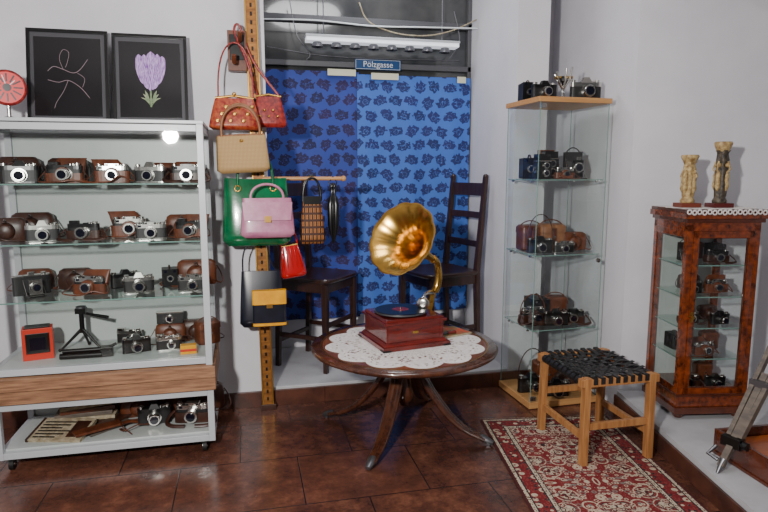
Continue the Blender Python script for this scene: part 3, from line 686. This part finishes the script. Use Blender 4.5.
for a in(145,-35,-125,55):
    ca,sa=math.cos(D(a)),math.sin(D(a))
    pr=[(.035,.35),(.065,.33),(.10,.285),(.14,.225),(.185,.165),(.235,.112),(.29,.070),(.34,.046),(.385,.034),(.41,.026)]
    for off in(-.011,.011):
        pts=[(ca*r-sa*off,sa*r+ca*off,z_) for r,z_ in pr]
        b.tube(pts,[.024,.024,.023,.023,.022,.021,.019,.017,.015,.013],TWOOD,10,flat=.72)
    b.tube([(ca*r,sa*r,z_) for r,z_ in((.385,.032),(.41,.026),(.43,.019),(.445,.014))],[.021,.020,.017,.012],DCHROME,10,flat=.8)
    b.cyl((ca*.425-sa*.01,sa*.425+ca*.01,.010),(ca*.425+sa*.01,sa*.425-ca*.01,.010),.010,DCHROME,seg=12)
b.done()
def doily(name,loc,R,n=240,rings=40,sc=12,amp=.12,rx=1,ry=1,yaw=0,big=1):
    b=MB(name,loc,yaw);vs=[];fs=[]
    for j in range(rings+1):
        for i in range(n):
            a=2*pi*i/n;edge=R*(1-amp+amp*abs(math.cos(a*sc/2))**.8)
            r=edge*j/rings if j else .0005
            r=r if j else .001
            vs.append((r*math.cos(a)*rx,r*math.sin(a)*ry,.0012+.0008*math.sin(a*sc)*(j/rings)))
    for j in range(rings):
        for i in range(n):
            keep=True
            if j in(20,22,36): keep=(i%4)!=0
            elif j in(24,25,34): keep=(i%5)>1
            elif 27<=j<=32:
                ph=abs((i%20)-10);k=abs(j-29.5)
                keep=not(2<ph+k*1.2<5.5) or (i+j)%3==0
            elif j<20 and j%3==0:keep=(i%3)!=0
            if keep:fs.append((j*n+i,j*n+(i+1)%n,(j+1)*n+(i+1)%n,(j+1)*n+i))
    b.add(vs,fs,LACE,False);o=b.done();md=o.modifiers.new('thick','SOLIDIFY');md.thickness=.0012;return o
doily('lace_doily',(TX-.0,TY-.01,TZ+.001),.385)

# gramophone
gz=TZ+.004
b=MB('gramophone',(.735,2.765,gz),10)
b.box((0,0,.010),(.345,.325,.020),MAHO);b.box((0,0,.0275),(.325,.305,.015),MAHO,top=(.94,.94))
b.box((0,0,.075),(.295,.275,.085),MAHO);b.box((0,0,.124),(.32,.30,.012),MAHO);b.box((0,0,.136),(.30,.28,.012),MAHO,top=(.96,.96))
for x in(-.135,.135):
    b.box((x,-.138,.075),(.014,.006,.08),MAHO)
for x in(-.158,.158):
    for y in(-.148,.148):b.box((x*.98,y*.98,.004),(.04,.04,.008),BLK)
b.box((0,-.1385,.075),(.03,.003,.012),BRASS)
b.tube([(.148,-.02,.075),(.19,-.02,.075),(.20,-.02,.07),(.205,-.02,.02),(.21,-.02,.015),(.235,-.02,.015)],.005,DCHROME);b.cyl((.235,-.02,.015),(.28,-.02,.015),.009,MAHO,.011)
b.cyl((-.02,-.01,.142),(-.02,-.01,.152),.012,CHROME);b.cyl((-.02,-.01,.150),(-.02,-.01,.157),.128,DCHROME,seg=48);b.cyl((-.02,-.01,.157),(-.02,-.01,.1595),.122,BLK,seg=48)
b.cyl((-.02,-.01,.1596),(-.02,-.01,.1602),.04,RED2,seg=32);b.cyl((-.02,-.01,.16),(-.02,-.01,.17),.004,CHROME,seg=10)
Wi=b.W.inverted()
Mth=Vector((.692,2.66,.960));Th=Vector((.910,2.85,.835))
ax=(Mth-Th).normalized();ax=(ax+Vector((-.05,0,.06))).normalized()
L=lambda p:Wi@Vector(p)
axl=(Wi.to_3x3()@ax).normalized();thl=L(Th)
prof=[(.016,0),(.019,.04),(.024,.08),(.032,.12),(.045,.16),(.062,.20),(.085,.235),(.112,.262),(.140,.283),(.160,.295),(.175,.302),(.179,.301)]
b.lathe(prof,BRASS,thl,axl,seg=96,caps=False,mod=lambda s,r:1+(.035*abs(math.sin(s*pi*12))-.015)*min(1,r/.1))
b.lathe([(.020,-.012),(.022,-.004),(.022,.006),(.019,.010)],BRASS,thl,axl,seg=24)
e=cat([Th,Th-ax*.035,(.950,2.895,.79),(.957,2.90,.74),(.950,2.90,.69),(.935,2.895,.66)],5)
b.tube([L(p) for p in e],[.016+.006*(i/len(e)) for i in range(len(e))],BRASS,14)
b.beam(L((.885,2.885,.50)),L((.93,2.895,.665)),.03,.014,BRASS);b.box(L((.89,2.88,.60)),(.05,.05,.02),BRASS)
b.tube([L(p) for p in((.925,2.895,.655),(.89,2.86,.665),(.855,2.81,.665),(.838,2.77,.655),(.830,2.755,.635))],[.014,.012,.010,.009,.009],CHROME,12)
c=L((.828,2.745,.635));b.lathe([(.0,-.010),(.028,-.010),(.031,-.006),(.031,.006),(.028,.010),(.012,.012),(.0,.012)],CHROME,c,(-.55,-.83,.05),seg=32)
b.cyl(c+Vector((0,0,-.028)),c+Vector((-.008,-.004,-.042)),.002,CHROME,seg=6)
b.done(.002)
b=MB('record_sleeve',(1.0,2.84,TZ+.004),20)
b.box((0,0,.004),(.17,.15,.008),PAPER);b.box((0,0,.0085),(.16,.14,.001),GCOV);b.done()

# ---------------------------------------------------------------- glass tower vitrine
b=MB('glass_tower_vitrine',(1.457,2.83,0),2);w,d=.405,.36
b.box((w/2,d/2,.022),(w+.01,d+.01,.034),BIRCH);b.box((w/2,d/2,1.632),(w+.014,d+.014,.026),BIRCH)
for x in(.03,w-.03):
    for y in(.03,d-.03):b.cyl((x,y,0),(x,y,.006),.012,RUBBER,seg=10)
b.pane((0.004,0.004),(w-.004,0.004),.039,1.62,GLSC);b.pane((.004,.004),(.004,d-.004),.039,1.62,GLSC);b.pane((w-.004,.004),(w-.004,d-.004),.039,1.62,GLSC);b.pane((.004,d-.004),(w-.004,d-.004),.039,1.62,GLSC)
for x in(.004,w-.004):
    for y in(.004,d-.004):b.box((x,y,.83),(.004,.004,1.58),GEDGE)
for z_ in(.427,.83,1.225):
    b.quad([(.012,.012,z_+.005),(w-.012,.012,z_+.005),(w-.012,d-.012,z_+.005),(.012,d-.012,z_+.005)],GLS)
    b.box((w/2,.012,z_+.002),(w-.024,.003,.005),GEDGE);b.box((.012,d/2,z_+.002),(.003,d-.024,.005),GEDGE);b.box((w/2,d-.012,z_+.002),(w-.024,.003,.004),GEDGE)
    for x in(.012,w-.012):
        for y in(.07,d-.07):b.cyl((x-.006,y,z_-.006),(x+.006,y,z_-.006),.006,CHROME,seg=10)
for z_ in(.06,1.60):b.box((.018,.0,z_),(.03,.012,.022),CHROME)
b.cyl((w-.03,-.01,.80),(w-.03,.0,.80),.012,CHROME);b.done(.0015)
V=lambda x,y:(1.457+x,2.83+y)
def dc(st,x,y,z,yaw=-10,sc=1):
    p=V(x,y);cam(st,p[0],p[1],z,yaw,sc)
zt=1.646
dc('black',.075,.11,zt,0,1.0);dc('box',.05,.25,zt,-10,.9);dc('slr',.32,.12,zt,-10,1.2);dc('slr',.16,.27,zt,-10,1.0)
b=MB('enlarger_head',(1.457+.19,2.83+.12,zt));b.lathe([(0,0),(.035,0),(.035,.008),(.008,.012),(.008,.09),(0,.09)],CHROME)
for a in(20,80,150,200,270,320):b.tube([(0,0,.05),(math.cos(D(a))*.035,math.sin(D(a))*.02,.10),(math.cos(D(a))*.05,math.sin(D(a))*.03,.10+.0002*a)],.006,CHROME,6)
b.lathe([(.0,0),(.02,0),(.022,.01),(.016,.03),(0,.032)],BLK,(0,0,.088));b.cyl((-.05,0,.11),(.05,0,.115),.008,BRASS);b.done()
z_=1.231
dc('box',.06,.22,z_,-15,1.05);dc('tlr',.07,.09,z_,0,.9);dc('tcase',.175,.21,z_,-10,1.05);dc('foldv',.30,.17,z_,-10,1.2);dc('case2',.19,.07,z_,-5,.7)
z_=.836
dc('loop',.09,.12,z_,-10,1.0);dc('bagb',.10,.26,z_,0,1.2);dc('tan',.21,.23,z_,-10,1.25);dc('range',.21,.08,z_,-10,.8);dc('closed',.32,.19,z_,-12,1.05)
z_=.433
dc('caseloop',.08,.16,z_,10,1.1);dc('box',.16,.27,z_,0,1.15);dc('black',.19,.10,z_,-10,1.0);dc('bagb',.27,.26,z_,-10,1.1);dc('case3',.31,.13,z_,-20,.9)
z_=.04
dc('loop',.09,.16,z_,0,1.2);dc('black',.19,.07,z_,-10,1.1);dc('bagb',.22,.26,z_,0,1.2);dc('closed',.31,.16,z_,-8,1.0)

# ---------------------------------------------------------------- stool
b=MB('woven_strap_stool',(1.555,2.39,.009),0);w,d,H=.345,.40,.388
for x in(-w/2+.015,w/2-.015):
    for y in(-d/2+.015,d/2-.015):
        b.beam((x*1.02,y*1.02,0),(x,y,H),.028,.036,STW,(0,1,0))
for y in(-d/2+.015,d/2-.015):
    b.beam((-w/2-.015,y,H-.02),(w/2+.015,y,H-.02),.034,.034,STW);b.beam((-w/2,y,.17 if y<0 else .20),(w/2,y,.17 if y<0 else .20),.02,.03,STW)
for x in(-w/2+.015,w/2-.015):
    b.cyl((x,-d/2,H-.028),(x,d/2,H-.028),.013,STW,seg=12);b.beam((x,-d/2,.12),(x,d/2,.12),.02,.028,STW)
zt=H+.002
nx,ny=8,9
def ribbon(p,q,wd,ph,n,along):
    R=[];N=n*6
    for i in range(N+1):
        s_=i/N;c=Vector(p).lerp(Vector(q),s_);c.z+=.0045*math.cos(pi*(s_*n+ph))-.012*math.sin(pi*s_)
        o=Vector((wd/2,0,0)) if along=='y' else Vector((0,wd/2,0))
        R.append([c-o+Vector((0,0,-.0015)),c+o+Vector((0,0,-.0015)),c+o+Vector((0,0,.0015)),c-o+Vector((0,0,.0015))])
    b.loft(R,BLKW,True,False)
for i in range(nx):
    x=-w/2+.03+(w-.06)*(i+.5)/nx-.0;ribbon((x,-d/2+.0,zt),(x,d/2,zt),.023,i%2,ny,'y')
for j in range(ny):
    y=-d/2+.032+(d-.064)*(j+.5)/ny;ribbon((-w/2,y,zt),(w/2,y,zt),.020,(j+1)%2,nx,'x')
    for x in(-w/2+.006,w/2-.006):b.cyl((x,y-.013,H-.020),(x,y+.013,H-.020),.019,BLKW,seg=14)
for i in range(nx):
    x=-w/2+.03+(w-.06)*(i+.5)/nx
    for y in(-d/2+.014,d/2-.014):b.box((x,y,H-.012),(.020,.038,.030),BLKW)
b.done(.002)

# rug
cx=Vector((1.145,2.755));u=Vector((math.cos(D(-9)),math.sin(D(-9))));v_=Vector((math.sin(D(-9)),-math.cos(D(-9))))
c=cx+u*RW/2+v_*RL/2
b=MB('persian_rug',(c.x,c.y,.0),-9);b.box((0,0,.004),(RW,RL,.008),RUG)
for sgn in(-1,1):
    for i in range(90):
        x=-RW/2+RW*(i+.5)/90;b.cyl((x,sgn*RL/2,.004),(x+random.uniform(-.003,.003),sgn*(RL/2+.018),.002),.0014,PAPER,seg=4)
b.done()

# ---------------------------------------------------------------- burl cabinet
CW,CD=.345,.31
FL=Vector((1.965,2.345))
b=MB('burl_wood_display_cabinet',(FL.x,FL.y,.1),-10)
p=.030
def bx(x0,x1,y0,y1,z0,z1,m):b.bb(x0,x1,y0,y1,z0,z1,m)
for x in(.03,CW-.03):
    for y in(.03,CD-.03):b.lathe([(.0,0),(.018,0),(.026,.012),(.022,.028),(.0,.03)],BURLD,(x,y,0),seg=16)
bx(-.012,CW+.012,-.012,CD+.0,.028,.06,BURLD);bx(0,CW,0,CD,.06,.115,BURL);bx(-.006,CW+.006,-.006,CD,.112,.124,BURLD)
for x in(0,CW-p):
    for y in(0,CD-p):bx(x,x+p,y,y+p,.12,.93,BURL)
bx(0,CW,0,CD,.90,.945,BURL);bx(-.012,CW+.012,-.012,CD,.94,.958,BURLD);bx(-.026,CW+.026,-.026,CD,.958,.985,BURL);bx(-.020,CW+.020,-.020,CD,.985,1.0,BURLD)
for x0,x1,z0,z1 in((p,p+.024,.125,.90),(CW-p-.024,CW-p,.125,.90),(p,CW-p,.125,.155),(p,CW-p,.87,.90)):bx(x0,x1,-.006,.014,z0,z1,BURL)
for x0,x1,z0,z1 in((p+.024,p+.028,.155,.87),(CW-p-.028,CW-p-.024,.155,.87),(p+.024,CW-p-.024,.155,.159),(p+.024,CW-p-.024,.866,.87)):bx(x0,x1,-.002,.012,z0,z1,BURLD)
bx(0,.006,p,CD-p,.124,.155,BURL);bx(0,.006,p,CD-p,.87,.90,BURL)
b.cyl((p+.012,-.006,.50),(p+.012,-.022,.50),.008,BRASS);b.box((p+.012,-.008,.50),(.012,.003,.05),BRASS)
bx(.004,CW-.004,CD-.008,CD-.002,.12,.93,PANEL)
b.pane((p+.024,.004),(CW-p-.024,.004),.155,.87,GLSC);b.pane((.004,p),(.004,CD-p),.12,.90,GLSC);b.pane((CW-.004,p),(CW-.004,CD-p),.12,.90,GLSC)
for z_ in(.29,.44,.59,.74):
    b.quad([(.012,.02,z_),(CW-.012,.02,z_),(CW-.012,CD-.01,z_),(.012,CD-.01,z_)],GLS);b.box((CW/2,.02,z_-.003),(CW-.03,.003,.006),GEDGE)
    b.box((.02,CD/2,z_-.004),(.003,CD-.05,.006),GEDGE)
cabW=b.W.copy();b.done(.002)
def cc(st,x,y,z,yaw=0,sc=.8):
    p=cabW@Vector((x,y,z));cam(st,p.x,p.y,p.z,-10+yaw,sc)
for z_,items in((.126,[('case3',.11,.10),('bagb',.24,.2),('black',.24,.09)]),(.29,[('box',.09,.21),('case2',.17,.09),('bagb',.26,.2)]),(.44,[('case3',.10,.12),('closed',.24,.20),('black',.24,.09)]),(.59,[('black',.10,.11),('case2',.235,.13),('closed',.16,.24)]),(.74,[('foldv',.09,.17),('case3',.21,.10),('box',.27,.22),('bagb',.17,.24)])):
    for st,x,y in items:cc(st,x,y,z_+.001,random.uniform(-10,10),.72)
p=cabW@Vector((CW/2,CD/2-.02,1.001))
doily('lace_runner',tuple(p),.22,rx=.96,ry=.72,yaw=-10,sc=20,amp=.08)
b=MB('lace_trim_edge');b.W=cabW.copy()
for i in range(17):
    x=-.015+i*.0235
    if x<CW+.02:b.lathe([(.0125,0),(.0135,.001),(.008,.0015),(.006,0)],LACE,(x,-.0295,.990-.003*(i%2)),(0,-1,0),seg=12,caps=False)
b.done()
DRB=M('dark_red_base',(84,26,24),.3);RBB=M('red_brown_base',(110,50,34),.4)
def figpillar(name,x,y,m,m2,h,base):
    p=cabW@Vector((x,y,1.0035));b=MB(name,tuple(p),-10)
    b.box((0,0,.010),(.095,.08,.020),DRB if base else RBB);z0=.020
    b.lathe([(0,z0),(.030,z0),(.033,z0+.01),(.026,z0+.022),(.024,z0+.03),(.0,z0+.03)],m)
    b.lathe([(.024,z0+.03),(.030,z0+h*.30),(.026,z0+h*.38),(.029,z0+h*.5),(.023,z0+h*.62),(.027,z0+h*.7),(.022,z0+h*.8),(.03,z0+h*.86)],m,seg=40,mod=lambda s,r:1+.14*math.sin(s*2*pi*5+r*300))
    for a in range(0,360,90):
        c=Vector((math.cos(D(a+30))*.026,math.sin(D(a+30))*.026,0))
        b.ball(c+Vector((0,0,z0+h*.62)),.011,m2);b.lathe([(.004,0),(.013,.02),(.010,.05),(.012,.07),(.006,.09)],m2,c+Vector((0,0,z0+h*.2)),seg=12)
        b.tube([c+Vector((0,0,z0+h*.5)),c*1.5+Vector((0,0,z0+h*.55)),c*1.1+Vector((0,0,z0+h*.68))],.005,m2,6)
    b.lathe([(.0,z0+h*.84),(.026,z0+h*.84),(.036,z0+h*.92),(.040,z0+h*.97),(.036,z0+h),(.0,z0+h*.99)],m if not base else m2)
    b.done(.001)
figpillar('carved_cream_candlestick',.060,.13,CREAM,CREAM,.225,False)
figpillar('carved_dark_candlestick',.205,.11,PBLK,CREAM,.285,True)

b=MB('wooden_tray_box',(1.87,1.66,.1),-3)
b.bb(0,.6,0,.36,0,.012,HONEY)
for x0,x1,y0,y1 in((0,.6,0,.016),(0,.6,.344,.36),(0,.016,.016,.344),(.584,.6,.016,.344)):b.bb(x0,x1,y0,y1,0.002,.105,BURLD)
b.bb(.02,.58,.02,.34,.06,.066,HONEY);b.bb(-.006,.606,-.006,.366,0,.014,BURLD);b.done(.003)
b=MB('wooden_camera_tripod')
apex=Vector((2.36,2.02,.90))
for k,ft in enumerate((Vector((1.770,1.86,.1)),Vector((2.7,1.45,.1)),Vector((2.80,2.10,.1)))):
    dv=(apex-ft).normalized();sd=dv.cross(Vector((0,0,1))).normalized()
    for sg_ in(-1,1):b.beam(ft+dv*.16+sd*.022*sg_,apex+sd*.036*sg_,.018,.026,GREY)
    b.beam(ft+dv*.03,ft+dv*.45,.026,.018,GREY);b.cyl(ft,ft+dv*.06,.006,DCHROME,.016,seg=10)
    b.beam(ft+dv*.14-sd*.038,ft+dv*.14+sd*.038,.040,.040,BLK);b.cyl(ft+dv*.14+sd*.03,ft+dv*.14+sd*.06,.016,BLK)
    b.beam(ft+dv*.40-sd*.038,ft+dv*.40+sd*.038,.036,.036,DCHROME);b.tube([ft+dv*.05-sd*.02,ft+dv*.04-sd*.06+Vector((0,0,.02)),ft+dv*.1-sd*.05],.008,DCHROME,6)
b.lathe([(.0,-.03),(.05,-.03),(.06,0),(.06,.02),(0,.02)],DCHROME,apex);b.done(.001)
b=MB('ceiling_spotlight');q=Vector((2.30,2.45,2.20));b.cyl(q,(2.34,2.56,2.18),.035,BLK,.045,seg=20);b.cyl(q,(2.30,2.45,2.8),.008,BLK,seg=8);b.done(.002)

# ---------------------------------------------------------------- lights
def area(n,loc,tgt,size,e,col=(1,1,1)):
    l=bpy.data.lights.new(n,'AREA');l.energy=e;l.size=size;l.color=col;l.shape='DISK'
    o=bpy.data.objects.new(n,l);bpy.context.scene.collection.objects.link(o);o.location=loc
    o.rotation_euler=(Vector(tgt)-Vector(loc)).to_track_quat('-Z','Y').to_euler();return o
area('studio_flash_light',(-.58,.15,1.56),(.7,3.0,1.0),.12,96,(1,.965,.93))
area('overhead_fill',(.6,1.9,2.75),(.6,2.4,0),.7,16,(.98,.98,1))  # added soft fill from overhead, stands for no ceiling fixture
area('niche_fill',(.8,3.45,2.6),(.8,3.7,0),.4,7,(.9,.94,1))  # added fill to brighten the window niche from above, no fixture there
w=bpy.data.worlds.new('w');bpy.context.scene.world=w;w.use_nodes=True
w.node_tree.nodes['Background'].inputs[0].default_value=(.97,.97,1,1);w.node_tree.nodes['Background'].inputs[1].default_value=.10
cd=bpy.data.cameras.new('camera');cd.sensor_width=36;cd.lens=28.125;cd.clip_start=.05
co=bpy.data.objects.new('camera',cd);bpy.context.scene.collection.objects.link(co);co.location=(0,0,1.27);co.rotation_euler=(D(82),0,D(-13))
bpy.context.scene.camera=co
